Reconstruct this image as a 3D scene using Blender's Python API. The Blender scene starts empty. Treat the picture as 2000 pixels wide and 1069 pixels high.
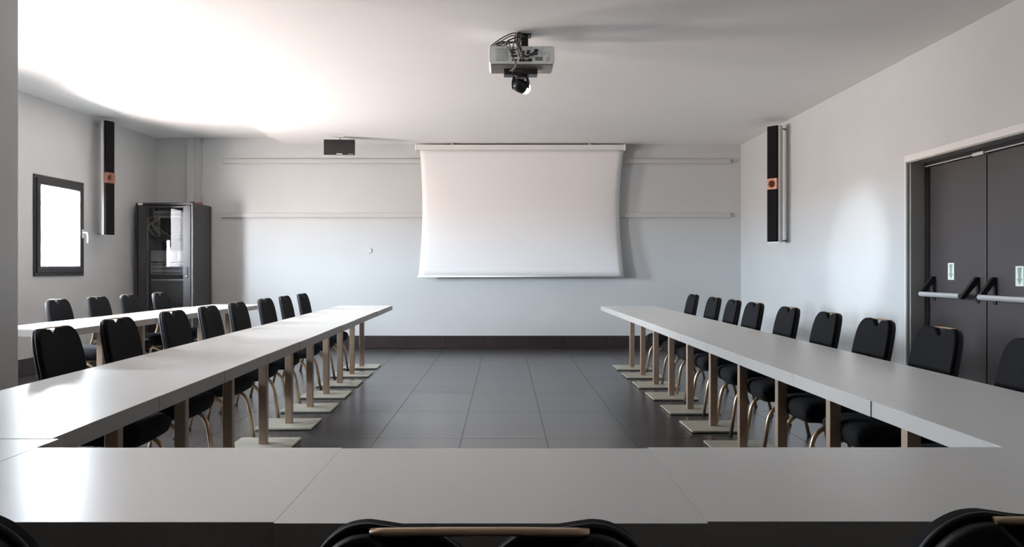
import bpy, bmesh, math, random
from mathutils import Vector, Matrix
random.seed(7)
sc = bpy.context.scene
C = sc.collection
R = math.radians

# ------------------------------------------------------------------ camera
cam_d = bpy.data.cameras.new('camera')
cam = bpy.data.objects.new('camera', cam_d); C.objects.link(cam)
cam.location = (0, 0, 1.2); cam.rotation_euler = (R(90), 0, 0)
cam_d.sensor_width = 36; cam_d.lens = 1700 / 2000 * 36
cam_d.shift_x = 15 / 2000; cam_d.shift_y = -8.5 / 2000
cam_d.clip_start = 0.05
sc.camera = cam

# ------------------------------------------------------------------ sky outside the windows
SKY, GROUND = 106.0, 66.0
world = bpy.data.worlds.new('daylight'); sc.world = world
world.use_nodes = True
wn = world.node_tree.nodes; wl = world.node_tree.links
bg = wn['Background']
tc = wn.new('ShaderNodeTexCoord'); sep = wn.new('ShaderNodeSeparateXYZ')
wl.new(tc.outputs['Generated'], sep.inputs[0])
gt = wn.new('ShaderNodeMath'); gt.operation = 'GREATER_THAN'; gt.inputs[1].default_value = 0.0
wl.new(sep.outputs['Z'], gt.inputs[0])
mx = wn.new('ShaderNodeMix'); mx.data_type = 'RGBA'
mx.inputs[6].default_value = (1.0 * GROUND, 0.86 * GROUND, 0.80 * GROUND, 1)   # sunlit terrace
mx.inputs[7].default_value = (0.81 * SKY, 0.895 * SKY, 1.0 * SKY, 1)            # hazy sky
wl.new(gt.outputs[0], mx.inputs[0]); wl.new(mx.outputs[2], bg.inputs[0])
bg.inputs[1].default_value = 1.0

vs = sc.view_settings
vs.view_transform = 'Standard'; vs.look = 'None'; vs.gamma = 1.0
vs.use_curve_mapping = False; vs.exposure = 0.9
sc.cycles.use_denoising = True
sc.cycles.max_bounces = 10; sc.cycles.diffuse_bounces = 6
sc.cycles.transparent_max_bounces = 12
sc.cycles.caustics_reflective = False
sc.cycles.sample_clamp_indirect = 12

# ------------------------------------------------------------------ frame of the left wall (it runs slightly askew)
WY = 13.16                      # back wall
LW_O = Vector((-5.264, WY, 0)); LW_U = Vector((-0.0342, -1, 0)).normalized(); LW_N = Vector((LW_U.y, -LW_U.x, 0))  # LW_N points out
# local x = along the wall towards the viewer, local y = out of the room, local z = up
LW_M = Matrix(((LW_U.x, LW_N.x, 0, LW_O.x), (LW_U.y, LW_N.y, 0, LW_O.y), (0, 0, 1, 0), (0, 0, 0, 1)))
WIN = [(2.16, 3.23, 1.13, 2.28), (5.2, 6.2, 1.13, 2.28), (8.2, 8.95, 1.13, 2.28)]   # along, along, sill, head; third is unseen, added to light the near tables

def portal(s0, s1, z0, z1):
    l = bpy.data.lights.new('window_daylight', 'AREA'); l.shape = 'RECTANGLE'
    l.size = s1 - s0; l.size_y = z1 - z0; l.energy = 1
    l.cycles.is_portal = True
    o = bpy.data.objects.new('window_daylight', l); C.objects.link(o)
    p = LW_M @ Vector(((s0 + s1) / 2, 0.02, (z0 + z1) / 2))
    o.matrix_world = Matrix.Translation(p) @ (-LW_N).to_track_quat('-Z', 'Z').to_matrix().to_4x4()
for w in WIN: portal(*w)

# ------------------------------------------------------------------ materials
MATS = {}
def mat(name, col, rough=0.5, metal=0.0, spec=0.5, var=0.0, vscale=3.0, bump=0.0, bscale=60.0, objvar=0.0, coat=0.0, emit=0.0, stretch=None, rvar=0.0):
    if name in MATS: return MATS[name]
    m = bpy.data.materials.new(name); m.use_nodes = True
    n = m.node_tree.nodes; l = m.node_tree.links; b = n['Principled BSDF']
    b.inputs['Base Color'].default_value = (*col, 1); b.inputs['Roughness'].default_value = rough
    b.inputs['Metallic'].default_value = metal; b.inputs['Specular IOR Level'].default_value = spec
    if coat: b.inputs['Coat Weight'].default_value = coat
    if emit:
        b.inputs['Emission Color'].default_value = (*col, 1); b.inputs['Emission Strength'].default_value = emit
    t = n.new('ShaderNodeTexCoord'); src = t.outputs['Object']
    if stretch:
        mp = n.new('ShaderNodeMapping'); mp.inputs['Scale'].default_value = stretch
        l.new(src, mp.inputs[0]); src = mp.outputs[0]
    if var or objvar or rvar:
        nz = n.new('ShaderNodeTexNoise'); nz.inputs['Scale'].default_value = vscale; nz.inputs['Detail'].default_value = 6
        l.new(src, nz.inputs['Vector'])
    if var or objvar:
        hs = n.new('ShaderNodeHueSaturation'); hs.inputs['Color'].default_value = (*col, 1)
        mr = n.new('ShaderNodeMapRange'); mr.inputs[1].default_value = 0.25; mr.inputs[2].default_value = 0.75
        mr.inputs[3].default_value = 1 - var; mr.inputs[4].default_value = 1 + var
        l.new(nz.outputs['Fac'], mr.inputs[0]); v = mr.outputs[0]
        if objvar:
            oi = n.new('ShaderNodeObjectInfo'); m2 = n.new('ShaderNodeMapRange')
            m2.inputs[3].default_value = 1 - objvar; m2.inputs[4].default_value = 1 + objvar
            l.new(oi.outputs['Random'], m2.inputs[0])
            mu = n.new('ShaderNodeMath'); mu.operation = 'MULTIPLY'; l.new(v, mu.inputs[0]); l.new(m2.outputs[0], mu.inputs[1]); v = mu.outputs[0]
        l.new(v, hs.inputs['Value']); l.new(hs.outputs[0], b.inputs['Base Color'])
    if rvar:
        m3 = n.new('ShaderNodeMapRange'); m3.inputs[1].default_value = 0.3; m3.inputs[2].default_value = 0.7
        m3.inputs[3].default_value = rough - rvar; m3.inputs[4].default_value = rough + rvar
        l.new(nz.outputs['Fac'], m3.inputs[0]); l.new(m3.outputs[0], b.inputs['Roughness'])
    if bump:
        nb = n.new('ShaderNodeTexNoise'); nb.inputs['Scale'].default_value = bscale; nb.inputs['Detail'].default_value = 3
        l.new(src, nb.inputs['Vector'])
        bp = n.new('ShaderNodeBump'); bp.inputs['Strength'].default_value = bump; bp.inputs['Distance'].default_value = 0.004
        l.new(nb.outputs['Fac'], bp.inputs['Height']); l.new(bp.outputs[0], b.inputs['Normal'])
    MATS[name] = m
    return m

def glass(name, tint=(1, 1, 1), refl=0.06, rough=0.0):
    m = bpy.data.materials.new(name); m.use_nodes = True
    n = m.node_tree.nodes; l = m.node_tree.links
    n.remove(n['Principled BSDF'])
    tr = n.new('ShaderNodeBsdfTransparent'); tr.inputs[0].default_value = (*tint, 1)
    gl = n.new('ShaderNodeBsdfGlossy'); gl.inputs['Roughness'].default_value = rough
    lw = n.new('ShaderNodeLayerWeight'); lw.inputs[0].default_value = 0.5
    pw = n.new('ShaderNodeMath'); pw.operation = 'POWER'; pw.inputs[1].default_value = 5.0; l.new(lw.outputs['Facing'], pw.inputs[0])
    ad = n.new('ShaderNodeMath'); ad.operation = 'MULTIPLY_ADD'; ad.inputs[1].default_value = 0.9; ad.inputs[2].default_value = refl; l.new(pw.outputs[0], ad.inputs[0])
    ms = n.new('ShaderNodeMixShader'); l.new(ad.outputs[0], ms.inputs[0]); l.new(tr.outputs[0], ms.inputs[1]); l.new(gl.outputs[0], ms.inputs[2])
    l.new(ms.outputs[0], n['Material Output'].inputs[0])
    return m

M = dict(
    wall=mat('grey_wall_paint', (0.53, 0.542, 0.542), 0.42, spec=0.5, var=0.03, vscale=1.3, bump=0.12, bscale=45),
    ceil=mat('white_ceiling_paint', (0.88, 0.865, 0.855), 0.7, spec=0.3, var=0.015, vscale=0.8, bump=0.08, bscale=40),
    grout=mat('floor_grout', (0.055, 0.052, 0.055), 0.8),
    tile=mat('dark_floor_tile', (0.048, 0.046, 0.050), 0.25, spec=0.7, var=0.05, vscale=1.2, objvar=0.07, stretch=(1, 2.5, 1), rvar=0.012),
    skirt=mat('dark_skirting_tile', (0.030, 0.022, 0.022), 0.35, var=0.2, vscale=3, objvar=0.12, stretch=(1, 1, 4)),
    sgrout=mat('skirting_joint', (0.11, 0.10, 0.10), 0.8),
    laminate=mat('pale_laminate', (0.72, 0.72, 0.70), 0.31, spec=0.5, var=0.015, vscale=2.0, objvar=0.02, stretch=(6, 1, 1), rvar=0.02),
    edge=mat('table_edge_band', (0.37, 0.35, 0.325), 0.5, var=0.02),
    post=mat('beige_powder_coat', (0.37, 0.265, 0.19), 0.35, metal=0.25, var=0.03, bump=0.05, bscale=150),
    plate=mat('beige_base_coat', (0.50, 0.47, 0.385), 0.38, var=0.04, bump=0.05, bscale=120),
    fabric=mat('black_upholstery', (0.0055, 0.0058, 0.0072), 0.9, spec=0.2, var=0.25, vscale=30, bump=0.35, bscale=420),
    piping=mat('black_piping', (0.010, 0.010, 0.012), 0.6),
    shell=mat('black_back_shell', (0.009, 0.009, 0.010), 0.55, bump=0.2, bscale=300),
    gold=mat('champagne_tube', (0.55, 0.395, 0.255), 0.30, metal=0.85, var=0.03, bump=0.03, bscale=200),
    black=mat('black_plastic', (0.012, 0.012, 0.013), 0.4),
    blackm=mat('black_metal', (0.018, 0.018, 0.02), 0.35, metal=0.2),
    frame=mat('anthracite_frame', (0.020, 0.021, 0.024), 0.4),
    white=mat('white_plastic', (0.78, 0.78, 0.77), 0.35),
    whitem=mat('white_paint_trim', (0.70, 0.69, 0.68), 0.5, var=0.03),
    trunk=mat('grey_trunking', (0.50, 0.50, 0.49), 0.42),
    screen=mat('matt_screen_cloth', (0.76, 0.75, 0.745), 0.9, spec=0.1, bump=0.03, bscale=300),
    alu=mat('brushed_aluminium', (0.62, 0.61, 0.60), 0.30, metal=0.9, stretch=(30, 30, 0.3), var=0.05, vscale=2),
    copper=mat('copper_metal', (0.30, 0.14, 0.095), 0.45, metal=0.5, var=0.05),
    dkcop=mat('dark_copper', (0.10, 0.04, 0.025), 0.5, metal=0.5),
    door=mat('brown_grey_door', (0.052, 0.045, 0.046), 0.42, var=0.12, vscale=2.2, bump=0.06, bscale=20),
    dframe=mat('grey_door_frame', (0.36, 0.36, 0.345), 0.5, var=0.04),
    silver=mat('satin_silver', (0.66, 0.67, 0.68), 0.32, metal=0.45),
    sign=mat('sign_white', (0.80, 0.84, 0.80), 0.5),
    arrow=mat('sign_green', (0.28, 0.38, 0.28), 0.5),
    rack=mat('rack_enamel', (0.030, 0.030, 0.032), 0.38, bump=0.05, bscale=200),
    rackin=mat('rack_inside', (0.22, 0.22, 0.225), 0.6),
    equip=mat('equipment_grey', (0.30, 0.30, 0.31), 0.45),
    steel=mat('zinc_steel', (0.45, 0.45, 0.46), 0.4, metal=0.6),
    red=mat('red_plastic', (0.28, 0.10, 0.09), 0.5),
    cream=mat('cream_plastic', (0.55, 0.52, 0.45), 0.4),
    cable=mat('grey_cable', (0.10, 0.095, 0.09), 0.5),
    cabley=mat('yellow_cable', (0.40, 0.38, 0.20), 0.5),
    proj=mat('projector_white', (0.80, 0.86, 0.87), 0.4),
    projd=mat('projector_underside', (0.17, 0.15, 0.145), 0.5),
    lcd=mat('lcd_glass', (0.20, 0.21, 0.17), 0.25),
    vent=mat('vent_grey', (0.42, 0.43, 0.41), 0.5),
    grille=mat('black_speaker_cloth', (0.010, 0.010, 0.011), 0.95, spec=0.1),
    post2=mat('rack_post_grey', (0.14, 0.14, 0.145), 0.4),
    tv=mat('gloss_black', (0.010, 0.008, 0.008), 0.12),
    rubber=mat('rubber_foot', (0.02, 0.02, 0.02), 0.7),
    screw=mat('screw_metal', (0.4, 0.4, 0.4), 0.35, metal=0.9),
)
M['pane'] = glass('window_glass', (0.97, 0.98, 0.98), 0.03)
M['rackglass'] = glass('smoked_glass', (0.82, 0.82, 0.83), 0.05)

# ------------------------------------------------------------------ mesh helpers
class MB:
    def __init__(s): s.v = []; s.f = []; s.smooth = []
    def add(s, vs, fs, smooth=False):
        o = len(s.v); s.v += [tuple(p) for p in vs]
        for f in fs: s.f.append([i + o for i in f]); s.smooth.append(smooth)
        return s
    def box(s, x0, x1, y0, y1, z0, z1):
        return s.add([(x0, y0, z0), (x1, y0, z0), (x1, y1, z0), (x0, y1, z0), (x0, y0, z1), (x1, y0, z1), (x1, y1, z1), (x0, y1, z1)],
                     [(3, 2, 1, 0), (4, 5, 6, 7), (0, 1, 5, 4), (1, 2, 6, 5), (2, 3, 7, 6), (3, 0, 4, 7)])
    def chamfer_tile(s, w, d, h, c):      # flat piece with chamfered top edges, centred, top at z=0
        x, y = w / 2, d / 2
        return s.add([(-x, -y, -h), (x, -y, -h), (x, y, -h), (-x, y, -h), (-x, -y, -c), (x, -y, -c), (x, y, -c), (-x, y, -c),
                      (-x + c, -y + c, 0), (x - c, -y + c, 0), (x - c, y - c, 0), (-x + c, y - c, 0)],
                     [(3, 2, 1, 0), (8, 9, 10, 11)] + [(i, (i + 1) % 4, 4 + (i + 1) % 4, 4 + i) for i in range(4)] + [(4 + i, 4 + (i + 1) % 4, 8 + (i + 1) % 4, 8 + i) for i in range(4)])
    def prism(s, outline, a0, a1, axis='y', smooth=False):
        n = len(outline)
        def P(u, w, a): return {'y': (u, a, w), 'z': (u, w, a), 'x': (a, u, w)}[axis]
        vs = [P(u, w, a0) for u, w in outline] + [P(u, w, a1) for u, w in outline]
        s.add(vs, [tuple(range(n - 1, -1, -1)), tuple(range(n, 2 * n))])
        o = len(s.v) - 2 * n
        for i in range(n):
            j = (i + 1) % n
            s.f.append([o + i, o + j, o + n + j, o + n + i]); s.smooth.append(smooth)
        return s
    def tube(s, pts, r, n=10, squash=None, caps=True):
        pts = [Vector(p) for p in pts]; N = len(pts)
        t0 = (pts[1] - pts[0]).normalized()
        up = Vector((0, 0, 1)) if abs(t0.z) < 0.9 else Vector((1, 0, 0))
        a = t0.cross(up).normalized(); vs = []
        for i, p in enumerate(pts):
            t = (pts[min(i + 1, N - 1)] - pts[max(i - 1, 0)]).normalized()
            a = (a - t * a.dot(t)).normalized(); b = t.cross(a)
            rr = r[i] if isinstance(r, (list, tuple)) else r
            ka, kb = squash if squash else (1, 1)
            for k in range(n):
                an = 2 * math.pi * k / n
                vs.append(p + a * math.cos(an) * rr * ka + b * math.sin(an) * rr * kb)
        fs = []
        for i in range(N - 1):
            for k in range(n):
                fs.append((i * n + k, i * n + (k + 1) % n, (i + 1) * n + (k + 1) % n, (i + 1) * n + k))
        s.add(vs, fs, True)
        o = len(s.v) - len(vs)
        if caps:
            s.f.append([o + k for k in range(n - 1, -1, -1)]); s.smooth.append(False)
            s.f.append([o + (N - 1) * n + k for k in range(n)]); s.smooth.append(False)
        return s
    def lathe(s, prof, c, axis=(0, 0, 1), n=24, smooth=True, caps=True):
        q = Vector(axis).to_track_quat('Z', 'Y'); c = Vector(c); vs = []
        for r, h in prof:
            for k in range(n):
                an = 2 * math.pi * k / n
                vs.append(c + q @ Vector((r * math.cos(an), r * math.sin(an), h)))
        fs = [(i * n + k, i * n + (k + 1) % n, (i + 1) * n + (k + 1) % n, (i + 1) * n + k) for i in range(len(prof) - 1) for k in range(n)]
        s.add(vs, fs, smooth)
        o = len(s.v) - len(vs)
        if caps and prof[0][0] > 1e-6: s.f.append([o + k for k in range(n - 1, -1, -1)]); s.smooth.append(False)
        if caps and prof[-1][0] > 1e-6: s.f.append([o + (len(prof) - 1) * n + k for k in range(n)]); s.smooth.append(False)
        return s
    def build(s, name, m, parent=None, bevel=0.0, seg=2, loc=None, fix=True, subs=0):
        me = bpy.data.meshes.new(name); me.from_pydata(s.v, [], s.f); me.update()
        for p, sm in zip(me.polygons, s.smooth): p.use_smooth = sm
        if fix:
            bm = bmesh.new(); bm.from_mesh(me); bmesh.ops.recalc_face_normals(bm, faces=bm.faces); bm.to_mesh(me); bm.free()
        if m: me.materials.append(m)
        o = bpy.data.objects.new(name, me); C.objects.link(o)
        if parent: o.parent = parent
        if loc: o.location = loc
        if bevel:
            b = o.modifiers.new('bevel', 'BEVEL'); b.width = bevel; b.segments = seg; b.limit_method = 'ANGLE'; b.angle_limit = R(40)
            b.harden_normals = False
            for p in me.polygons: p.use_smooth = True
            w = o.modifiers.new('wn', 'WEIGHTED_NORMAL'); w.keep_sharp = False
        return o

def round_path(pts, rad, seg=6):
    pts = [Vector(p) for p in pts]; out = [pts[0]]
    for i in range(1, len(pts) - 1):
        p, a, b = pts[i], pts[i - 1], pts[i + 1]
        r = rad[i - 1] if isinstance(rad, (list, tuple)) else rad
        u = (a - p); v = (b - p); k = min(r, u.length * 0.49, v.length * 0.49)
        p0 = p + u.normalized() * k; p1 = p + v.normalized() * k
        for j in range(seg + 1):
            t = j / seg
            out.append(p0 * (1 - t) ** 2 + p * 2 * t * (1 - t) + p1 * t * t)
    return out + [pts[-1]]

def spline(pts, n=8):
    pts = [Vector(p) for p in pts]; P = [pts[0]] + pts + [pts[-1]]; out = []
    for i in range(1, len(P) - 2):
        for j in range(n):
            t = j / n; a, b, c, d = P[i - 1], P[i], P[i + 1], P[i + 2]
            out.append(0.5 * ((2 * b) + (c - a) * t + (2 * a - 5 * b + 4 * c - d) * t * t + (3 * b - a - 3 * c + d) * t ** 3))
    return out + [pts[-1]]

def empty(name, loc=(0, 0, 0), rz=0):
    o = bpy.data.objects.new(name, None); C.objects.link(o); o.location = loc; o.rotation_euler = (0, 0, rz); o.empty_display_size = 0.1
    return o
def tag(o, label, cat, group=None):
    o['label'] = label; o['category'] = cat
    if group: o['group'] = group
    return o
def struct(o, label=None):
    o['kind'] = 'structure'
    if label: o['label'] = label
    return o
def copy_tree(o, parent=None):
    c = o.copy(); C.objects.link(c); c.parent = parent
    for ch in list(o.children):
        if ch.name in bpy.data.objects: copy_tree(ch, c)
    return c
def link(mesh, name, parent, loc, rot=None):
    o = bpy.data.objects.new(name, mesh); C.objects.link(o); o.parent = parent; o.location = loc
    if rot: o.rotation_euler = rot
    return o
ORD = ['first', 'second', 'third', 'fourth', 'fifth', 'sixth', 'seventh', 'eighth', 'ninth', 'tenth', 'eleventh', 'twelfth']

# ================================================================== THE ROOM
RX = 3.576; YF = -4.5; CZ = 3.081; CZ2 = 3.182
# ---- floor: grout bed + tiles
fl = MB().box(-6.2, 4.2, YF - 0.2, WY + 0.2, -0.15, -0.003).build('floor', M['grout'])
struct(fl, 'dark grey stone-look tile floor')
TW, TD = 0.6, 1.165
tm = MB().chamfer_tile(TW - 0.003, TD - 0.003, 0.02, 0.0008)
first = tm.build('floor_tile', M['tile'], fl); tmesh = first.data
k = 0
for i in range(-9, 7):
    x = -0.003 + TW * i
    for j in range(15):
        y = WY - TD * (j + 0.5)
        if y < YF: continue
        if x + TW / 2 > RX + 0.5 or x < -5.75: continue
        if k == 0: o = first; o.location = (x, y, 0)
        else: o = link(tmesh, 'floor_tile', fl, (x, y, 0))
        o.location.z = random.uniform(-0.0006, 0.0)
        k += 1

# ---- back wall
struct(MB().box(-5.7, RX + 0.3, WY, WY + 0.25, 0, 3.5).build('wall_back', M['wall']))
# ---- left wall, with window openings (local frame)
lw = MB(); L = WY - YF + 0.1
cuts = sorted(WIN); s = -0.05
for (s0, s1, z0, z1) in cuts:
    lw.box(s, s0, 0, 0.25, 0, 3.5); lw.box(s0, s1, 0, 0.25, 0, z0); lw.box(s0, s1, 0, 0.25, z1, 3.5); s = s1
lw.box(s, L, 0, 0.25, 0, 3.5)
o = struct(lw.build('wall_left', M['wall'])); o.matrix_world = LW_M
# ---- right wall, with the double door opening
D0, D1, DZ = 5.84, 7.744, 2.152
rw = MB().box(RX, RX + 0.3, D1, WY, 0, 3.5).box(RX, RX + 0.3, YF, D0, 0, 3.5).box(RX, RX + 0.3, D0, D1, DZ, 3.5)
struct(rw.build('wall_right', M['wall']))
struct(MB().box(RX + 0.34, RX + 0.4, D0 - 0.1, D1 + 0.1, 0, 2.4).build('wall_behind_door', M['frame']))
struct(MB().box(-6.2, RX + 0.3, YF - 0.25, YF, 0, 3.5).build('wall_front', M['wall']))
# ---- pillar at the left edge
struct(MB().box(-3.55, -2.9, 4.45, 5.195, 0, 3.3).build('wall_pillar', M['wall'], bevel=0.006))
# ---- ceiling: lower main field and a raised strip along the left wall
ce = MB().prism([(-3.305, WY), (-3.55, YF), (RX + 0.3, YF), (RX + 0.3, WY)], CZ, CZ + 0.25, 'z')
ce.box(-6.2, -3.2, YF, WY, CZ2, CZ2 + 0.2)
struct(ce.build('ceiling', M['ceil'], bevel=0.004))

# ---- skirting of dark tiles
def skirting(name, x0, x1, off, mtx, label):
    h, t = 0.194, 0.014
    b = MB().box(x0, x1, -0.004, 0.0, 0, h - 0.006).build(name, M['sgrout']); struct(b, label); b.matrix_world = mtx
    W = 0.613; n0 = math.floor((x0 - off) / W)
    x = off + n0 * W
    while x < x1:
        a, c = max(x, x0) + 0.0025, min(x + W, x1) - 0.0025
        if c - a > 0.05:
            MB().box(a, c, -t, -0.002, 0.004, h).build('skirting_tile', M['skirt'], b, bevel=0.002, seg=1)
        x += W
skirting('baseboard_back', -5.25, RX, 0.333, Matrix.Translation((0, WY, 0)), 'dark brown tile skirting along the back wall')
skirting('baseboard_right', -(WY), -(D1 + 0.05), 0, Matrix.Translation((RX, 0, 0)) @ Matrix.Rotation(R(-90), 4, 'Z'), 'dark brown tile skirting along the right wall')
# left: local x along the wall, room side is local -y
skirting('baseboard_left', 0.02, L - 0.2, 0.1, LW_M, 'dark brown tile skirting under the windows')

# ---- windows
def window(idx, s0, s1, z0, z1, detail):
    w = empty('window_%d' % idx); w.matrix_world = LW_M; struct(w, 'white bright window in a black frame on the left wall' if detail else 'unseen black framed window further along the left wall')
    def ring(x0, x1, a0, a1, t, y0, y1):
        return MB().box(x0, x1, y0, y1, a0, a0 + t).box(x0, x1, y0, y1, a1 - t, a1).box(x0, x0 + t, y0, y1, a0 + t, a1 - t).box(x1 - t, x1, y0, y1, a0 + t, a1 - t)
    ring(s0 - 0.01, s1 + 0.01, z0 - 0.01, z1 + 0.01, 0.05, -0.02, 0.06).build('window_frame', M['frame'], w, bevel=0.003, seg=1)
    sash = ring(s0 + 0.025, s1 - 0.025, z0 + 0.025, z1 - 0.025, 0.078, -0.035, 0.045).build('window_sash', M['frame'], w, bevel=0.004, seg=1)
    MB().box(s0 + 0.09, s1 - 0.09, 0.004, 0.010, z0 + 0.09, z1 - 0.09).build('window_pane', M['pane'], w)
    ring(s0 + 0.102, s1 - 0.102, z0 + 0.102, z1 - 0.102, 0.010, -0.012, 0.004).build('glazing_bead', M['whitem'], w)
    if detail:
        hz = z0 + 0.50; hx = s0 + 0.055
        h = MB().box(hx - 0.016, hx + 0.016, -0.047, -0.033, hz - 0.04, hz + 0.07).build('window_handle', M['silver'], w, bevel=0.005)
        MB().tube(round_path([(hx, -0.045, hz + 0.03), (hx, -0.10, hz + 0.03), (hx, -0.105, hz - 0.10)], 0.025), 0.010, 10).build('lever', M['silver'], h)
for i, wdw in enumerate(WIN): window(i + 1, *wdw, i == 0)

# ---- double door in the right wall
dr = empty('door_1', (RX, 0, 0)); struct(dr, 'dark brown double exit door with push bars on the right wall')
XD = 0.182   # leaf face behind the wall face
MB().box(0.0, 0.30, D1 - 0.012, D1 + 0.0, 0, DZ).box(0.0, 0.30, D0, D0 + 0.012, 0, DZ).box(0, 0.30, D0, D1, DZ - 0.012, DZ).build('door_lining', M['dframe'], dr)
MB().box(0.025, 0.03 + 0.12, D1 - 0.03, D1 - 0.012, 0, DZ - 0.012).build('jamb_panel', M['dframe'], dr, bevel=0.003, seg=1)
MB().box(XD - 0.03, XD + 0.04, D0 + 0.012, D1 - 0.012, DZ - 0.045, DZ - 0.012).build('door_head', M['blackm'], dr)
MB().box(XD - 0.04, XD - 0.02, D0 + 0.012, D1 - 0.05, DZ - 0.05, DZ - 0.042).build('head_strip', M['silver'], dr)
MB().box(XD - 0.05, XD - 0.01, 6.74, 6.90, DZ - 0.06, DZ - 0.035).build('head_latch', M['silver'], dr)
MB().box(-0.006, 0.004, D0 - 0.06, D1 + 0.025, DZ, DZ + 0.055).box(-0.006, 0.004, D1, D1 + 0.022, 0, DZ).build('door_trim', M['whitem'], dr, bevel=0.002, seg=1)
MB().box(XD + 0.015, XD + 0.05, D1 - 0.05, D1 - 0.012, 0, DZ - 0.04).build('hinge_stop', M['black'], dr)
def leaf(y0, y1, hinge_far):
    lf = MB().box(XD, XD + 0.055, y0, y1, 0.008, DZ - 0.05).build('door_leaf', M['door'], dr, bevel=0.004, seg=1)
    return lf
leafA = leaf(6.79, 7.692, True); leafB = leaf(5.87, 6.774, False)
def push_bar(lf, ya, yb):
    zb = 0.985; xb = XD - 0.135
    bar = MB().prism([(xb - 0.012, zb - 0.02), (xb - 0.022, zb), (xb - 0.012, zb + 0.02), (xb + 0.012, zb + 0.02), (xb + 0.012, zb - 0.02)], yb + 0.02, ya - 0.02, 'y')
    bar.build('push_bar', M['silver'], lf, bevel=0.003, seg=1)
    for y in (ya, yb):
        a = MB().prism([(xb - 0.022, zb - 0.022), (xb + 0.016, zb - 0.026), (XD - 0.012, zb + 0.10), (XD - 0.012, zb - 0.05), (XD, zb - 0.06), (XD, zb + 0.15), (XD - 0.03, zb + 0.155)], y - 0.02, y + 0.02, 'y')
        a.build('push_bar_arm', M['black'], lf, bevel=0.005, seg=2)
push_bar(leafA, 7.60, 6.90); push_bar(leafB, 6.66, 5.97)
def arrow_sign(lf, y, z0, z1, w):
    zc = (z0 + z1) / 2
    sg = MB().box(XD - 0.002, XD, y - w / 2, y + w / 2, z0, z1).build('exit_sign', M['sign'], lf)
    h = (z1 - z0)
    pts = [(y - 0.26 * w, z1 - 0.07 * h), (y + 0.26 * w, z1 - 0.07 * h), (y + 0.13 * w, z0 + 0.38 * h), (y + 0.34 * w, z0 + 0.38 * h), (y, z0 + 0.07 * h), (y - 0.34 * w, z0 + 0.38 * h), (y - 0.13 * w, z0 + 0.38 * h)]
    MB().prism(pts, XD - 0.0035, XD - 0.002, 'x').build('arrow', M['arrow'], sg)
arrow_sign(leafA, 7.32, 1.11, 1.252, 0.10); arrow_sign(leafB, 6.345, 1.075, 1.222, 0.10)

# ================================================================== TABLES
TL, TWD, TT, TZ = 0.787, 0.66, 0.055, 0.74    # length along a row, width across, thickness, height
def make_table():
    t = empty('meeting_table')
    MB().box(-TWD / 2, TWD / 2, -TL / 2, TL / 2, TZ - TT, TZ).build('table_top', M['laminate'], t, bevel=0.001, seg=2)
    tt = t.children[0].data; tt.materials.append(M['edge'])
    for p in tt.polygons:
        if abs(p.normal.z) < 0.5: p.material_index = 1
    MB().box(-0.15, 0.15, -0.15, 0.15, TZ - TT - 0.008, TZ - TT).build('mounting_plate', M['blackm'], t)
    MB().box(-0.0275, 0.0275, -0.0275, 0.0275, 0.016, TZ - TT - 0.008).build('column', M['post'], t, bevel=0.004, seg=2)
    MB().box(-0.21, 0.21, -0.22, 0.22, 0.004, 0.018).build('base_plate', M['plate'], t, bevel=0.003, seg=2)
    for sx in (-1, 1):
        for sy in (-1, 1):
            MB().lathe([(0.018, 0), (0.018, 0.005)], (sx * 0.18, sy * 0.19, 0), n=12).build('foot_pad', M['rubber'], t)
    return t
proto_t = make_table(); t_used = False
def table(x, y, rz, label, group, dz=0.0):
    global t_used
    o = copy_tree(proto_t) if t_used else proto_t
    t_used = True
    o.location = (x, y, dz); o.rotation_euler = (0, 0, rz); tag(o, label, 'table', group)
    return o
def jit(a): return random.uniform(-a, a)
SP = 0.787
# right row: inner edge from X=1.21 (far) to 1.285 (near)
def xr(y): return 1.285 + (1.21 - 1.285) * (y - 2.2) / 8.8 + TWD / 2
ar = math.atan2(0.075, 8.8)
for i in range(11):
    y = 10.512 - SP * i
    table(xr(y) + jit(0.004), y, ar + jit(0.003), 'pale square table in the right-hand row, %s counting from the back wall' % ORD[i], 'tables of the right-hand row')
def xl(y): return -1.228 - 0.187 * (y - 2.2) / 8.8 - TWD / 2
al = math.atan2(0.187, 8.8)
for i in range(12):
    y = 10.62 - SP * i
    lab = 'pale square table in the left-hand inner row, %s counting from the back wall' % ORD[i] if i < 11 else 'pale corner table at the near end of the left-hand inner row'
    table(xl(y) + jit(0.006) if i < 11 else -1.2065 - TWD / 2, y, al + jit(0.006) if i < 11 else 0, lab, 'tables of the left-hand inner row')
# cross row in the foreground (turned a quarter)
cy = 1.583 + TWD / 2 - 0.005
for x, l, dy in ((-0.8115, 'pale foreground table left of the middle one, with the window glare', 0.004), (-0.0245, 'pale foreground table in the middle, facing the screen', -0.004),
             (0.7625, 'pale foreground table right of the middle one', 0.008), (1.5495, 'pale foreground table at the right-hand corner')  + (0.010,)):
    table(x, cy + dy, R(90), l, 'tables of the foreground row')
# outer row by the left wall
def xo(y): return -3.314 + 0.10 * (y - 6.64) / 4.4 - TWD / 2
for i in range(6):
    y = 10.97 - SP * i
    table(xo(y) + (0.06 if i == 0 else 0) + jit(0.01), y, -math.atan2(0.10, 4.4) + jit(0.006), 'pale square table of the outer row below the window wall, %s from the rack' % ORD[i], 'tables of the outer left row')

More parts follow.
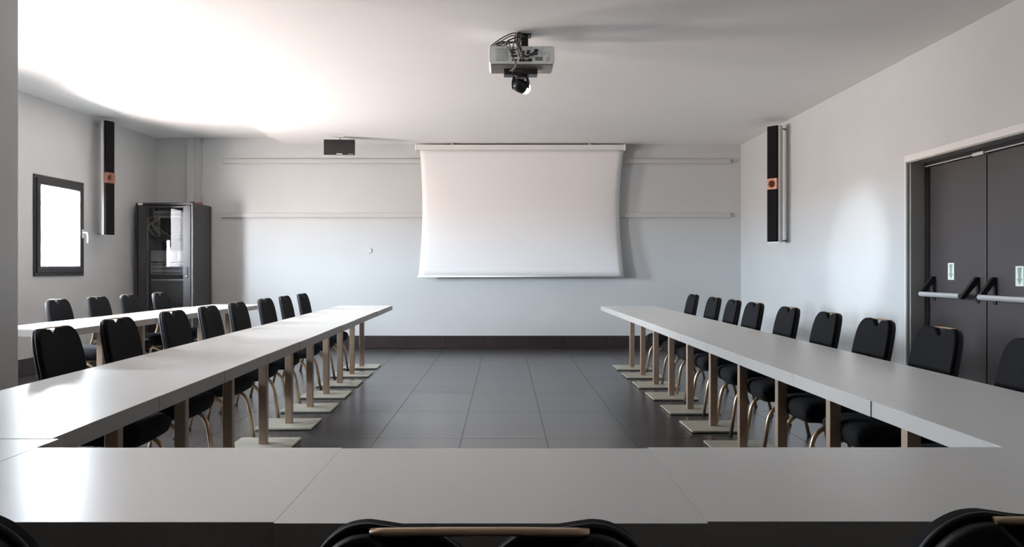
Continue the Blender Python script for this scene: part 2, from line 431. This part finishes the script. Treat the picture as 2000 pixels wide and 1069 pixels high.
# ================================================================== CHAIRS  (front = +Y)
def back_outline(sc_=1.0, dz=0.0):
    key = [(0.052, 0.9110), (0.085, 0.9125), (0.112, 0.916), (0.130, 0.917), (0.152, 0.911), (0.175, 0.893), (0.193, 0.862), (0.204, 0.81), (0.208, 0.75), (0.204, 0.66), (0.197, 0.56), (0.192, 0.51), (0.182, 0.485), (0.160, 0.474)]
    half = [(0.0, 0.876), (0.010, 0.8785), (0.044, 0.9055)] + [(p.x, p.y) for p in spline([(x, z, 0) for x, z in key], 4)] + [(0.10, 0.472), (0.0, 0.472)]
    pts = [(x, z) for x, z in half] + [(-x, z) for x, z in half[-2:0:-1]]
    return pts
def make_chair():
    c = empty('banquet_chair')
    # seat cushion: rounded box, crowned, rounded front edge
    nx, ny = 11, 11; vs = []; fs = []
    def sp(u, v, top):     # u,v in -1..1
        e = 0.62
        x = 0.222 * math.copysign(1 - (1 - abs(u)) ** 1.0, u); y = 0.235 * v
        k = (1 - abs(u) ** 8) * (1 - abs(v) ** 8)
        if top: z = 0.425 + 0.05 * k ** 0.45 + 0.006 * (1 - u * u) * (1 - v * v)
        else: z = 0.425 - (0.062 + 0.018 * max(0, v)) * k ** 0.4
        x *= 1 - 0.05 * max(0, -v); y *= 1 - 0.04 * u * u
        return (x, y + 0.005, z)
    for top in (1, 0):
        for j in range(ny):
            for i in range(nx):
                uu = -1 + 2 * i / (nx - 1); vv = -1 + 2 * j / (ny - 1)
                uu = math.sin(uu * math.pi / 2); vv = math.sin(vv * math.pi / 2)
                vs.append(sp(uu, vv, top))
        o = top == 0 and nx * ny or 0
        for j in range(ny - 1):
            for i in range(nx - 1):
                a = o + j * nx + i
                fs.append((a, a + 1, a + nx + 1, a + nx) if top else (a, a + nx, a + nx + 1, a + 1))
    m = MB().add(vs, fs, True); seat = m.build('seat', M['fabric'], c, fix=False)
    bm = bmesh.new(); bm.from_mesh(seat.data); bmesh.ops.remove_doubles(bm, verts=bm.verts, dist=0.0008); bmesh.ops.recalc_face_normals(bm, faces=bm.faces); bm.to_mesh(seat.data); bm.free()
    for p in seat.data.polygons: p.use_smooth = True
    # backrest: extruded outline, raked
    def raked(mb):
        for i, (x, y, z) in enumerate(mb.v):
            t = (z - 0.47) / 0.45
            mb.v[i] = (x, y - 0.205 - 0.075 * t - 0.01 * t * t - 0.10 * 0 + 0.035 * (x / 0.214) ** 2 * 0.6, z)
        return mb
    ol = back_outline()
    raked(MB().prism(ol, 0.0, 0.028, 'y')).build('backrest', M['fabric'], c, bevel=0.006, seg=3)
    ol2 = [(x * 0.97, 0.69 + (z - 0.69) * 0.965) for x, z in ol]
    ol2 = [(x, min(z, 0.80 + 0.95 * abs(x)) if z > 0.7 else z) for x, z in ol2]
    raked(MB().prism(ol2, -0.022, 0.002, 'y')).build('back_shell', M['shell'], c, bevel=0.008, seg=2)
    path = [Vector((x * 0.985, 0.004, 0.69 + (z - 0.69) * 0.985)) for x, z in ol]
    pm = MB().tube(path + [path[0]], 0.0045, 6, caps=False); raked(pm).build('piping', M['piping'], c)
    # handle bar across the notch
    hb = [(x, -0.0075, 0.9135 - 0.003 * (x / 0.12) ** 2) for x in [-0.120 + 0.24 * i / 14 for i in range(15)]]
    raked(MB().tube(hb, 0.0075, 10, squash=(1.2, 0.65))).build('handle_bar', M['gold'], c)
    for sx in (-1, 1):
        r = 0.0125
        rear = round_path([(sx * 0.176, -0.243, 0.72), (sx * 0.183, -0.207, 0.525), (sx * 0.206, -0.262, 0.335), (sx * 0.212, -0.335, 0.012)], [0.06, 0.05])
        lg = MB().tube(rear, r, 10, squash=(1.0, 1.0)).build('rear_leg', M['gold'], c)
        MB().lathe([(0.013, 0), (0.015, 0.004), (0.014, 0.016)], (sx * 0.212, -0.336, 0.0), n=12).build('foot_glide', M['rubber'], lg)
        fr = round_path([(sx * 0.207, -0.262, 0.338), (sx * 0.207, 0.175, 0.345), (sx * 0.213, 0.225, 0.012)], [0.11], 9)
        lg = MB().tube(fr, r, 10, squash=(1.0, 1.0)).build('front_leg', M['gold'], c)
        MB().lathe([(0.013, 0), (0.015, 0.004), (0.014, 0.016)], (sx * 0.213, 0.225, 0.0), n=12).build('foot_glide', M['rubber'], lg)
    MB().tube([(-0.206, -0.18, 0.348), (0.206, -0.18, 0.348)], 0.010, 8).build('cross_rail', M['gold'], c)
    MB().tube([(-0.206, 0.10, 0.350), (0.206, 0.10, 0.350)], 0.010, 8).build('cross_rail', M['gold'], c)
    return c
proto_c = make_chair(); c_used = False
def chair(x, y, rz, label, group):
    global c_used
    o = copy_tree(proto_c) if c_used else proto_c
    c_used = True
    o.location = (x, y, 0); o.rotation_euler = (0, 0, rz); tag(o, label, 'chair', group)
    return o
BK = 0.285     # back top lies this far behind the origin
for i, (d, a) in enumerate(((9.753, 0), (8.766, 1), (8.03, -1), (7.35, 1), (6.473, 0), (5.684, -1), (4.936, 1), (4.23, 0), (3.45, 0))):
    lab = 'black chair on the door side of the right row, %s counting from the back wall' % ORD[i]
    if i == 8: lab = 'black chair cut off by the right picture edge, in front of the door'
    chair(2.14 - BK, d, R(90) + R(a * 1.2), lab, 'chairs of the right-hand row')
for i, (x, d, a) in enumerate(((-2.36, 10.08, 0), (-2.34, 9.19, 1), (-2.33, 8.39, -1), (-2.31, 7.45, 0), (-2.30, 6.70, 1), (-2.28, 5.92, -1), (-2.26, 5.035, 0), (-2.22, 4.26, 1))):
    chair(x + BK, d, R(-90) + R(a * 1.2), 'black chair behind the inner left row of tables, %s counting from the back wall' % ORD[i], 'chairs of the inner left row')
for i, (d, a) in enumerate(((10.6, 0), (9.73, 1), (8.97, -1), (8.17, 0))):
    chair(-4.22 + BK, d, R(-90) + R(a * 1.5), 'black chair under the window wall at the outer row, %s from the rack' % ORD[i], 'chairs of the outer left row')
for x, y, a, lab in ((-0.027, 0.96, 0, 'black chair back in the middle foreground, seen from behind'), (-0.752, 0.985, 2, 'black chair back in the bottom left corner'), (0.692, 1.0, -2, 'black chair back in the bottom right corner')):
    chair(x, y + BK, R(a), lab, 'chairs of the foreground row')

# ================================================================== PROJECTION SCREEN
ps = empty('projection_screen', (0.24, 13.0, 0)); tag(ps, 'white pull-down projection screen hanging on the back wall', 'screen')
MB().box(-1.555, 1.555, -0.05, 0.05, 2.975, 3.055).build('screen_housing', M['whitem'], ps, bevel=0.01, seg=3)
for sx in (-1, 1):
    MB().box(sx * 1.555 - 0.012, sx * 1.555 + 0.012, -0.055, 0.055, 2.968, 3.06).build('end_cap', M['white'], ps, bevel=0.005)
for x in (-1.02, 1.03):
    MB().box(x - 0.02, x + 0.02, -0.03, 0.03, 3.05, CZ).build('ceiling_bracket', M['steel'], ps)
nu, nv = 36, 24; vs = []
for j in range(nv + 1):
    t = j / nv; z = 2.99 + (1.095 - 2.99) * t
    wl_ = -1.500 + 0.035 * math.sin(math.pi * min(1, t * 1.0)) ** 1.0 - 0.02 * t ** 3
    wr_ = 1.545 - 0.062 * math.sin(math.pi * (t ** 0.9)) + 0.0 - 0.0 * t
    for i in range(nu + 1):
        u = i / nu; x = wl_ + (wr_ - wl_) * u
        e = abs(2 * u - 1)
        y = -0.02 * (1 - e ** 2) * math.sin(math.pi * t) + 0.045 * e ** 10 * math.sin(math.pi * t)
        vs.append((x, y, z))
fs = [(j * (nu + 1) + i, j * (nu + 1) + i + 1, (j + 1) * (nu + 1) + i + 1, (j + 1) * (nu + 1) + i) for j in range(nv) for i in range(nu)]
cl = MB().add(vs, fs, True).build('screen_cloth', M['screen'], ps)
so = cl.modifiers.new('thickness', 'SOLIDIFY'); so.thickness = 0.002
MB().tube([(-1.535, 0, 1.09), (1.545, 0, 1.09)], 0.012, 12).build('bottom_bar', M['white'], ps)

# ================================================================== TRUNKING ON THE BACK WALL
def trunking(z0, z1, x0, x1, label, joints):
    t = empty('cable_trunking', (0, WY, (z0 + z1) / 2)); h = (z1 - z0) / 2
    tag(t, label, 'trunking', 'horizontal wall trunking')
    xs = [x0] + joints + [x1]
    for a, b in zip(xs[:-1], xs[1:]):
        MB().box(a + 0.001, b - 0.001, -0.042, -0.002, -h, h).build('trunking_cover', M['trunk'], t, bevel=0.004, seg=2)
    for x in (x0, x1):
        MB().box(x - 0.004, x + 0.004, -0.044, -0.002, -h - 0.002, h + 0.002).build('end_cap', M['trunk'], t, bevel=0.002, seg=1)
    for x in (x0 + 0.04, x1 - 0.04):
        MB().lathe([(0.006, 0), (0.005, 0.003)], (x, -0.04, 0), (0, -1, 0), 10).build('screw', M['screw'], t)
trunking(2.795, 2.864, -4.242, 3.406, 'upper horizontal grey trunking running behind the screen', [-1.1, 1.6])
trunking(1.980, 2.050, -4.265, 3.406, 'lower horizontal grey trunking running behind the screen', [-1.2, 1.83])
vd = MB().box(-0.054, 0.054, -0.05, 0, 2.10, CZ2).build('vertical_duct', M['wall'], None, bevel=0.004, seg=2, loc=(-4.73, WY, 0)); tag(vd, 'wide vertical painted duct rising from the rack to the ceiling', 'duct')
vp = MB().tube([(0, -0.014, 2.10), (0, -0.014, CZ2)], 0.011, 12).build('conduit_pipe', M['wall'], None, loc=(-4.575, WY, 0)); tag(vp, 'thin vertical painted conduit beside the wide duct', 'pipe')
for zc in (2.3, 2.75, 3.1):
    MB().box(-0.017, 0.017, -0.028, 0, zc - 0.01, zc + 0.01).build('pipe_clip', M['wall'], vp, bevel=0.002, seg=1)
sk = MB().lathe([(0.045, 0), (0.045, 0.006), (0.038, 0.010)], (0, 0, 0), (0, -1, 0), 24).build('junction_cover', M['wall'], None, loc=(-2.04, WY, 1.482)); tag(sk, 'small round painted cover on the back wall left of the screen', 'cover')

# ================================================================== SMALL MONITOR
tvo = empty('hanging_monitor', (-2.33, 12.3, 0), R(4)); tag(tvo, 'small flat black monitor hanging from the ceiling left of the screen', 'monitor')
MB().box(-0.217, 0.217, -0.02, 0.02, 2.815, 3.03).build('monitor_case', M['black'], tvo, bevel=0.004)
MB().box(-0.205, 0.205, -0.0225, -0.0195, 2.838, 3.018).build('display', M['tv'], tvo)
MB().box(-0.04, 0.04, -0.0228, -0.0205, 2.821, 2.832).build('maker_badge', M['white'], tvo)
MB().box(0.125, 0.195, -0.0228, -0.0205, 2.822, 2.830).build('button_strip', M['steel'], tvo)
MB().box(-0.06, 0.06, 0.02, 0.04, 2.87, 2.97).build('mount_plate', M['whitem'], tvo)
MB().tube([(0, 0.035, 2.93), (0, 0.035, CZ)], 0.014, 12).build('mount_pole', M['whitem'], tvo)
MB().box(-0.07, 0.07, -0.02, 0.09, CZ - 0.008, CZ).build('ceiling_plate', M['whitem'], tvo)

# ================================================================== COLUMN SPEAKERS
def speaker(x, y, z0, z1, phi, wall_pt, label):
    s_ = empty('column_speaker', (x, y, 0), phi); tag(s_, label, 'speaker', 'column speakers')
    prof = [(-0.078, -0.050), (0.078, -0.050), (0.082, -0.030), (0.074, -0.022), (0.082, -0.012), (0.080, 0.025), (0.066, 0.032), (0.064, 0.052), (0.040, 0.074), (-0.040, 0.074), (-0.064, 0.052), (-0.066, 0.032), (-0.080, 0.025), (-0.082, -0.012), (-0.074, -0.022), (-0.082, -0.030)]
    MB().prism(prof, z0, z1, 'z').build('cabinet_body', M['alu'], s_)
    zc = z0 + (z1 - z0) * 0.50; hb = 0.068
    for a, b in ((z0 + 0.002, zc - hb), (zc + hb, z1 - 0.002)):
        MB().box(-0.072, 0.072, -0.078, -0.048, a, b).build('speaker_grille', M['grille'], s_, bevel=0.003, seg=1)
    # copper horn block: square face with a round mouth and flare
    n = 32; sq = []; ci = []
    for k in range(n):
        an = 2 * math.pi * k / n; cx, sz = math.cos(an), math.sin(an); f = 1 / max(abs(cx), abs(sz))
        sq.append((0.074 * cx * f, sz * f * hb)); ci.append((0.047 * cx, 0.047 * sz))
    vs = [(a, -0.082, zc + b) for a, b in sq] + [(a, -0.082, zc + b) for a, b in ci] + [(a, -0.049, zc + b) for a, b in sq]
    fs = [(k, (k + 1) % n, n + (k + 1) % n, n + k) for k in range(n)] + [(k, 2 * n + k, 2 * n + (k + 1) % n, (k + 1) % n) for k in range(n)]
    hp = MB().add(vs, fs).build('horn_block', M['copper'], s_)
    MB().lathe([(0.052, 0.000), (0.051, 0.005), (0.046, 0.004), (0.040, -0.004), (0.032, -0.012), (0.026, -0.026)], (0, -0.082, zc), (0, -1, 0), 28, caps=False).build('horn_flare', M['copper'], hp)
    MB().lathe([(0.029, 0), (0.0, 0.001)], (0, -0.0565, zc), (0, -1, 0), 20).build('horn_throat', M['dkcop'], hp)
    for sx in (-1, 1):
        for sz in (-1, 1):
            MB().lathe([(0.005, 0), (0.004, 0.002)], (sx * 0.062, -0.082, zc + sz * 0.056), (0, -1, 0), 8).build('screw', M['screw'], hp)
    for z in (z0, z1):
        MB().prism([(p[0] * 1.02, p[1] * 1.02) for p in prof], z - 0.003, z + 0.003, 'z').build('end_plate', M['steel'], s_)
    # wall brackets top and bottom
    inv = Matrix.Rotation(-phi, 3, 'Z'); w = inv @ (Vector(wall_pt) - Vector((x, y, 0)))
    for z in (z0 + 0.02, z1 - 0.02):
        MB().tube([(0, 0.05, z), (w.x, w.y, z)], 0.011, 8).build('wall_bracket', M['steel'], s_)
speaker(3.414, 10.95, 1.541, 2.997, R(-54), (RX, 11.06, 0), 'tall column speaker with copper horn on the right wall')
speaker(-5.175, 11.3, 1.645, 3.12, R(68), (-5.333, 11.42, 0), 'tall column speaker with copper horn on the left wall by the window')

# ================================================================== SERVER RACK
rk = empty('equipment_rack', (-4.81, 12.70, 0)); tag(rk, 'tall dark rack cabinet with a smoked glass door in the left corner', 'cabinet')
W2, D2, H = 0.405, 0.385, 2.142
MB().box(W2 - 0.02, W2, -D2, D2, 0.05, H - 0.03).build('side_panel', M['rack'], rk, bevel=0.003, seg=1)
MB().box(-W2, -W2 + 0.02, -D2, D2, 0.05, H - 0.03).build('side_panel', M['rack'], rk, bevel=0.003, seg=1)
MB().box(-W2, W2, D2 - 0.02, D2, 0.05, H - 0.03).build('rear_panel', M['rackin'], rk)
MB().box(-W2, W2, -D2, D2, H - 0.03, H).build('roof_panel', M['rack'], rk, bevel=0.003, seg=1)
MB().box(-W2, W2, -D2, D2, 0.0, 0.05).build('plinth', M['rack'], rk, bevel=0.003, seg=1)
for sx in (-1, 1):
    MB().box(sx * 0.30 - 0.02, sx * 0.30 + 0.02, -D2 + 0.10, -D2 + 0.13, 0.05, H - 0.03).build('mounting_rail', M['steel'], rk)
MB().lathe([(0.01, 0), (0.008, 0.006)], (W2, -0.28, 1.78), (1, 0, 0), 10).build('panel_lock', M['black'], rk)
MB().lathe([(0.01, 0), (0.008, 0.006)], (W2, 0.30, 1.78), (1, 0, 0), 10).build('panel_lock', M['black'], rk)
dy0, dy1 = -D2 - 0.03, -D2 - 0.002
dz0, dz1 = 0.06, H - 0.045
gx0, gx1 = -0.245, 0.275
rd = MB().box(-0.36, gx0, dy0, dy1, dz0, dz1).box(gx1, 0.38, dy0, dy1, dz0, dz1).box(gx0, gx1, dy0, dy1, dz1 - 0.03, dz1).box(gx0, gx1, dy0, dy1, dz0, dz0 + 0.08).build('rack_door', M['rack'], rk, bevel=0.003, seg=1)
MB().box(gx0, gx1, dy0 + 0.008, dy0 + 0.012, dz0 + 0.08, dz1 - 0.03).build('glass_panel', M['rackglass'], rd)
hd = MB().box(0.312, 0.345, dy0 - 0.012, dy0, 1.075, 1.23).build('door_handle', M['black'], rd, bevel=0.005)
MB().lathe([(0.009, 0), (0.008, 0.006)], (0.328, dy0 - 0.012, 1.10), (0, -1, 0), 12).build('key_lock', M['silver'], rd)
MB().box(0.382, W2, -D2 - 0.012, -D2, 0.05, H - 0.03).build('corner_post', M['post2'], rk)
MB().box(-0.37, -0.305, -D2 - 0.008, -D2, H - 0.036, H - 0.006).build('name_plate', M['white'], rk)
for x, m_, w in ((0.335, 'rack', 0.035), (0.36, 'red', 0.0)):
    pass
tb = MB().box(-0.035, 0.035, -0.03, 0.03, 0, 0.022).build('terminal_box', M['blackm'], None, bevel=0.004, loc=(-4.45, 12.40, H)); tag(tb, 'small dark box lying on top of the rack', 'box')
tb = MB().box(-0.03, 0.03, -0.05, 0.05, 0, 0.035).build('adapter_box', M['red'], None, bevel=0.004, loc=(-4.45, 12.72, H)); tag(tb, 'small reddish box lying on top of the rack', 'box')
# contents
def equip(name, z0, z1, m_, label, cat, front=None, w=0.47, depth=0.4):
    e = MB().box(-w / 2, w / 2, 0, depth, 0, z1 - z0).build(name, m_, None, bevel=0.003, seg=1, loc=(-4.81 + 0.0, 12.70 - D2 + 0.105, z0))
    tag(e, label, cat)
    if front: front(e, z1 - z0, w)
    return e
def ports(e, h, w):
    rows = max(1, int(h / 0.05))
    for r in range(rows):
        for i in range(20):
            MB().box(-w / 2 + 0.02 + i * 0.0215, -w / 2 + 0.033 + i * 0.0215, -0.003, 0, h * (r + 0.3) / rows, h * (r + 0.7) / rows).build('port', M['black'], e)
def ribs(e, h, w):
    for i in range(16):
        MB().box(-w / 2 + 0.02 + i * 0.028, -w / 2 + 0.030 + i * 0.028, -0.008, 0, 0.02, h - 0.02).build('cable_finger', M['steel'], e)
def knobs(e, h, w):
    MB().box(-w / 2, w / 2, -0.004, 0, h - 0.02, h - 0.006).build('front_strip', M['steel'], e)
    for i in range(3): MB().lathe([(0.016, 0), (0.014, 0.02)], (-0.14 + i * 0.14, 0, h / 2), (0, -1, 0), 14).build('knob', M['black'], e)
equip('network_patch_bay', 1.12, 1.29, M['equip'], 'grey patch panel with rows of dark ports inside the rack', 'patch bay', ports)
equip('cable_organiser', 1.31, 1.47, M['equip'], 'ribbed cable organiser above the patch panel in the rack', 'organiser', ribs)
equip('power_amplifier', 0.72, 1.06, M['blackm'], 'large black amplifier below the patch panel in the rack', 'amplifier', knobs)
equip('rack_drawer', 0.30, 0.66, M['blackm'], 'black drawer unit low in the rack', 'drawer', knobs)
equip('network_switch', 1.62, 1.70, M['black'], 'black network switch in the upper half of the rack', 'switch', ports, w=0.36)
equip('audio_mixer', 1.93, 2.03, M['equip'], 'grey mixer unit at the top of the rack', 'mixer', ports, w=0.40)
rl = MB().box(-0.02, 0.02, -0.01, 0, 0, 0.03).build('indicator_lamp', M['red'], None, loc=(-5.0, 12.415, 2.035)); tag(rl, 'small red indicator on the top unit in the rack', 'lamp')
for i in range(6):
    a = random.uniform(-0.22, -0.02); b = random.uniform(-0.22, 0.05); y = -D2 + 0.07
    pts = spline([(a, y + 0.03, 1.95), (a - 0.06 + jit(0.03), y - 0.02, 1.85 + jit(0.04)), (b + jit(0.1), y - 0.03, 1.76 + jit(0.05)), (b, y + 0.03, 1.67)])
    cb = MB().tube([(p.x, p.y, p.z) for p in pts], 0.006, 6).build('patch_cable', M['cabley'] if i % 2 else M['cable'], None, loc=(-4.81, 12.70, 0))
    tag(cb, 'loose patch cable looping between the upper units in the rack', 'cable', 'patch cables in the rack')

# ================================================================== PROJECTOR
pj = empty('ceiling_projector', (0.136, 6.85, 0)); tag(pj, 'white ceiling projector with a tangle of cables, seen from behind', 'projector')
PZ0, PZ1 = 2.822, 2.957; PW = 0.258; PD = 0.36
def rr(w0, w1, z0, z1, r, n=5):
    pts = []
    for cx, cz, a0 in ((w1 - r, z1 - r, 0), (w0 + r, z1 - r, 90), (w0 + r, z0 + r, 180), (w1 - r, z0 + r, 270)):
        for k in range(n + 1):
            a = R(a0 + 90 * k / n); pts.append((cx + r * math.cos(a), cz + r * math.sin(a)))
    return pts
MB().prism(rr(-PW, PW, PZ0, PZ1, 0.018), 0.0, PD, 'y').build('projector_body', M['proj'], pj, bevel=0.006, seg=2)
MB().box(-PW + 0.015, PW - 0.015, 0.02, PD - 0.02, PZ0 - 0.006, PZ0 + 0.002).build('bottom_cover', M['projd'], pj, bevel=0.002, seg=1)
gv = MB().box(-0.205, -0.115, -0.002, 0.004, PZ0 + 0.018, PZ1 - 0.014).build('vent_grille', M['vent'], pj)
for i in range(8):
    z = PZ0 + 0.026 + i * 0.0125
    MB().box(-0.203, -0.117, -0.006, -0.002, z, z + 0.006).build('vent_slat', M['proj'], gv)
for i in range(5):
    x = -0.195 + i * 0.018
    MB().box(x, x + 0.003, -0.007, -0.002, PZ0 + 0.020, PZ1 - 0.016).build('vent_rib', M['proj'], gv)
def pport(x, z, w, h, m_='black'):
    MB().box(x, x + w, -0.004, 0.002, z, z + h).build('socket', M[m_], pj, bevel=0.0015, seg=1)
for x, z, w, h in ((-0.085, 0.098, 0.035, 0.012), (-0.075, 0.118, 0.018, 0.005), (-0.085, 0.075, 0.035, 0.013), (-0.088, 0.05, 0.05, 0.014), (-0.075, 0.018, 0.014, 0.014), (-0.05, 0.018, 0.014, 0.014), (-0.02, 0.012, 0.022, 0.022), (0.006, 0.012, 0.02, 0.022),
                   (0.035, 0.016, 0.014, 0.012), (0.052, 0.014, 0.03, 0.02), (0.042, 0.09, 0.028, 0.012), (0.036, 0.072, 0.032, 0.012), (0.004, 0.08, 0.02, 0.018), (0.10, 0.088, 0.03, 0.022), (0.105, 0.066, 0.022, 0.016), (0.07, 0.118, 0.012, 0.005), (0.01, 0.05, 0.04, 0.010)):
    pport(x, PZ0 + z, w, h)
MB().box(0.107, 0.165, -0.003, 0.002, PZ0 + 0.02, PZ0 + 0.05).build('status_display', M['lcd'], pj)
for i in range(6):
    x = 0.16 + (i % 3) * 0.024; z = PZ0 + 0.088 - (i // 3) * 0.022
    MB().lathe([(0.008, 0), (0.007, 0.003)], (x, 0, z), (0, -1, 0), 12).build('button', M['whitem'], pj)
MB().lathe([(0.020, 0), (0.019, 0.003), (0.012, 0.004)], (0.198, 0, PZ0 + 0.034), (0, -1, 0), 20).build('navigation_pad', M['whitem'], pj)
MB().lathe([(0.05, 0), (0.048, 0.03), (0.04, 0.035)], (0.12, PD, (PZ0 + PZ1) / 2), (0, 1, 0), 24).build('projection_lens', M['black'], pj)
MB().box(0.0, 0.055, 0.10, 0.20, PZ1 - 0.003, CZ).build('ceiling_mount', M['black'], pj, bevel=0.004)
MB().box(-0.03, 0.08, 0.09, 0.21, CZ - 0.010, CZ).build('mount_flange', M['black'], pj)
cables = [
    [(0.01, 0.12, 3.07), (-0.06, 0.04, 3.07), (-0.15, -0.01, 3.02), (-0.225, -0.02, 2.965), (-0.245, 0.02, 2.955)],
    [(0.0, 0.12, 3.06), (-0.07, 0.0, 3.04), (-0.14, -0.03, 3.0), (-0.19, 0.0, 2.97), (-0.15, 0.02, 2.962), (-0.10, -0.03, 2.965), (-0.085, -0.05, 2.91), (-0.07, -0.006, 2.878)],
    [(0.02, 0.12, 3.075), (-0.02, -0.02, 3.04), (-0.04, -0.06, 2.98), (-0.03, -0.055, 2.92), (-0.005, -0.006, 2.845)],
    [(0.02, 0.12, 3.07), (-0.03, -0.04, 3.05), (-0.03, -0.08, 2.96), (0.0, -0.06, 2.90), (0.04, -0.04, 2.862), (0.115, -0.006, 2.92)],
    [(0.03, 0.11, 3.06), (-0.01, -0.03, 3.02), (-0.02, -0.05, 2.95), (0.0, -0.04, 2.88), (0.03, -0.006, 2.836)],
    [(-0.02, 0.10, 3.05), (-0.10, -0.02, 3.0), (-0.12, -0.04, 2.96), (-0.09, -0.05, 2.90), (-0.065, -0.04, 2.85), (-0.05, -0.03, 2.80), (-0.06, 0.02, 2.775), (-0.075, 0.09, 2.77)],
    [(0.0, 0.11, 3.04), (-0.08, 0.0, 2.99), (-0.17, -0.02, 2.985), (-0.21, 0.0, 2.965)],
    [(0.01, 0.1, 3.03), (-0.05, -0.05, 2.99), (-0.07, -0.05, 2.93), (-0.08, -0.05, 2.87), (-0.05, -0.045, 2.83), (-0.045, -0.03, 2.79), (-0.09, 0.05, 2.772)],
    [(0.0, 0.10, 3.07), (-0.04, 0.0, 3.06), (-0.055, -0.05, 3.0), (-0.04, -0.06, 2.955), (-0.02, -0.05, 2.93), (-0.075, -0.04, 2.90), (-0.06, -0.006, 2.87)],
    [(0.0, 0.12, 3.05), (-0.05, 0.02, 3.03), (-0.12, 0.0, 2.99), (-0.2, 0.02, 2.975), (-0.23, 0.05, 2.962)],
    [(0.03, 0.12, 3.06), (0.0, -0.02, 3.03), (-0.015, -0.07, 2.97), (0.0, -0.07, 2.91), (0.005, -0.05, 2.87), (-0.02, -0.006, 2.84)],
    [(-0.20, 0.03, 2.965), (-0.12, -0.01, 2.975), (-0.03, 0.02, 2.99), (0.02, 0.10, 3.03)],
    [(0.115, -0.006, 2.90), (0.08, -0.04, 2.875), (0.05, -0.03, 2.90), (0.06, -0.006, 2.90)],
]
for i, pts in enumerate(cables):
    MB().tube(spline(pts, 6), 0.0045 if i != 3 else 0.006, 8).build('cable', M['cable'] if i % 3 else M['black'], pj)

# ---- swivelling spotlight below the projector
sl = empty('swivel_spotlight', (0.13, 6.98, 0)); tag(sl, 'black swivelling spotlight with a lit lens hanging below the projector', 'spotlight')
bb = MB().box(-0.135, 0.135, -0.05, 0.07, 2.752, 2.800).build('base_housing', M['black'], sl, bevel=0.005)
for x in (-0.075, -0.06, -0.04, -0.016, 0.01):
    MB().lathe([(0.005, 0), (0.004, 0.004)], (x, -0.05, 2.782), (0, -1, 0), 10).build('connector', M['steel'], bb)
MB().lathe([(0.055, 0), (0.058, 0.012), (0.05, 0.02)], (0, 0.01, 2.734), (0, 0, 1), 24).build('turntable', M['black'], sl)
for sx in (-1, 1):
    MB().prism([(sx * 0.040, 2.745), (sx * 0.060, 2.745), (sx * 0.072, 2.70), (sx * 0.070, 2.650), (sx * 0.056, 2.645)], -0.02, 0.04, 'y').build('yoke_arm', M['black'], sl, bevel=0.004)
MB().box(-0.034, 0.034, -0.02, 0.04, 2.720, 2.738).build('yoke_bridge', M['steel'], sl, bevel=0.003)
dirv = Vector((3.3, 1.75, -1.28)).normalized()
hc = Vector((0.0, 0.01, 2.672))
hdv = MB().lathe([(0.0, -0.066), (0.030, -0.062), (0.048, -0.042), (0.054, -0.01), (0.053, 0.025), (0.048, 0.042), (0.040, 0.044)], hc, dirv, 24).build('lamp_head', M['blackm'], sl)
MB().lathe([(0.042, 0.036), (0.042, 0.058), (0.038, 0.070), (0.024, 0.082), (0.0, 0.087)], hc, dirv, 24).build('lamp_lens', mat('lit_lens', (0.93, 0.97, 1.0), 0.2, emit=25.0), hdv)
spl = bpy.data.lights.new('spotlight_beam', 'SPOT'); spl.energy = 170; spl.color = (0.86, 0.93, 1.0); spl.spot_size = R(24); spl.spot_blend = 0.8; spl.shadow_soft_size = 0.05
so_ = bpy.data.objects.new('spotlight_beam', spl); C.objects.link(so_); so_.parent = sl
so_.location = hc + dirv * 0.13; so_.rotation_euler = dirv.to_track_quat('-Z', 'Y').to_euler()
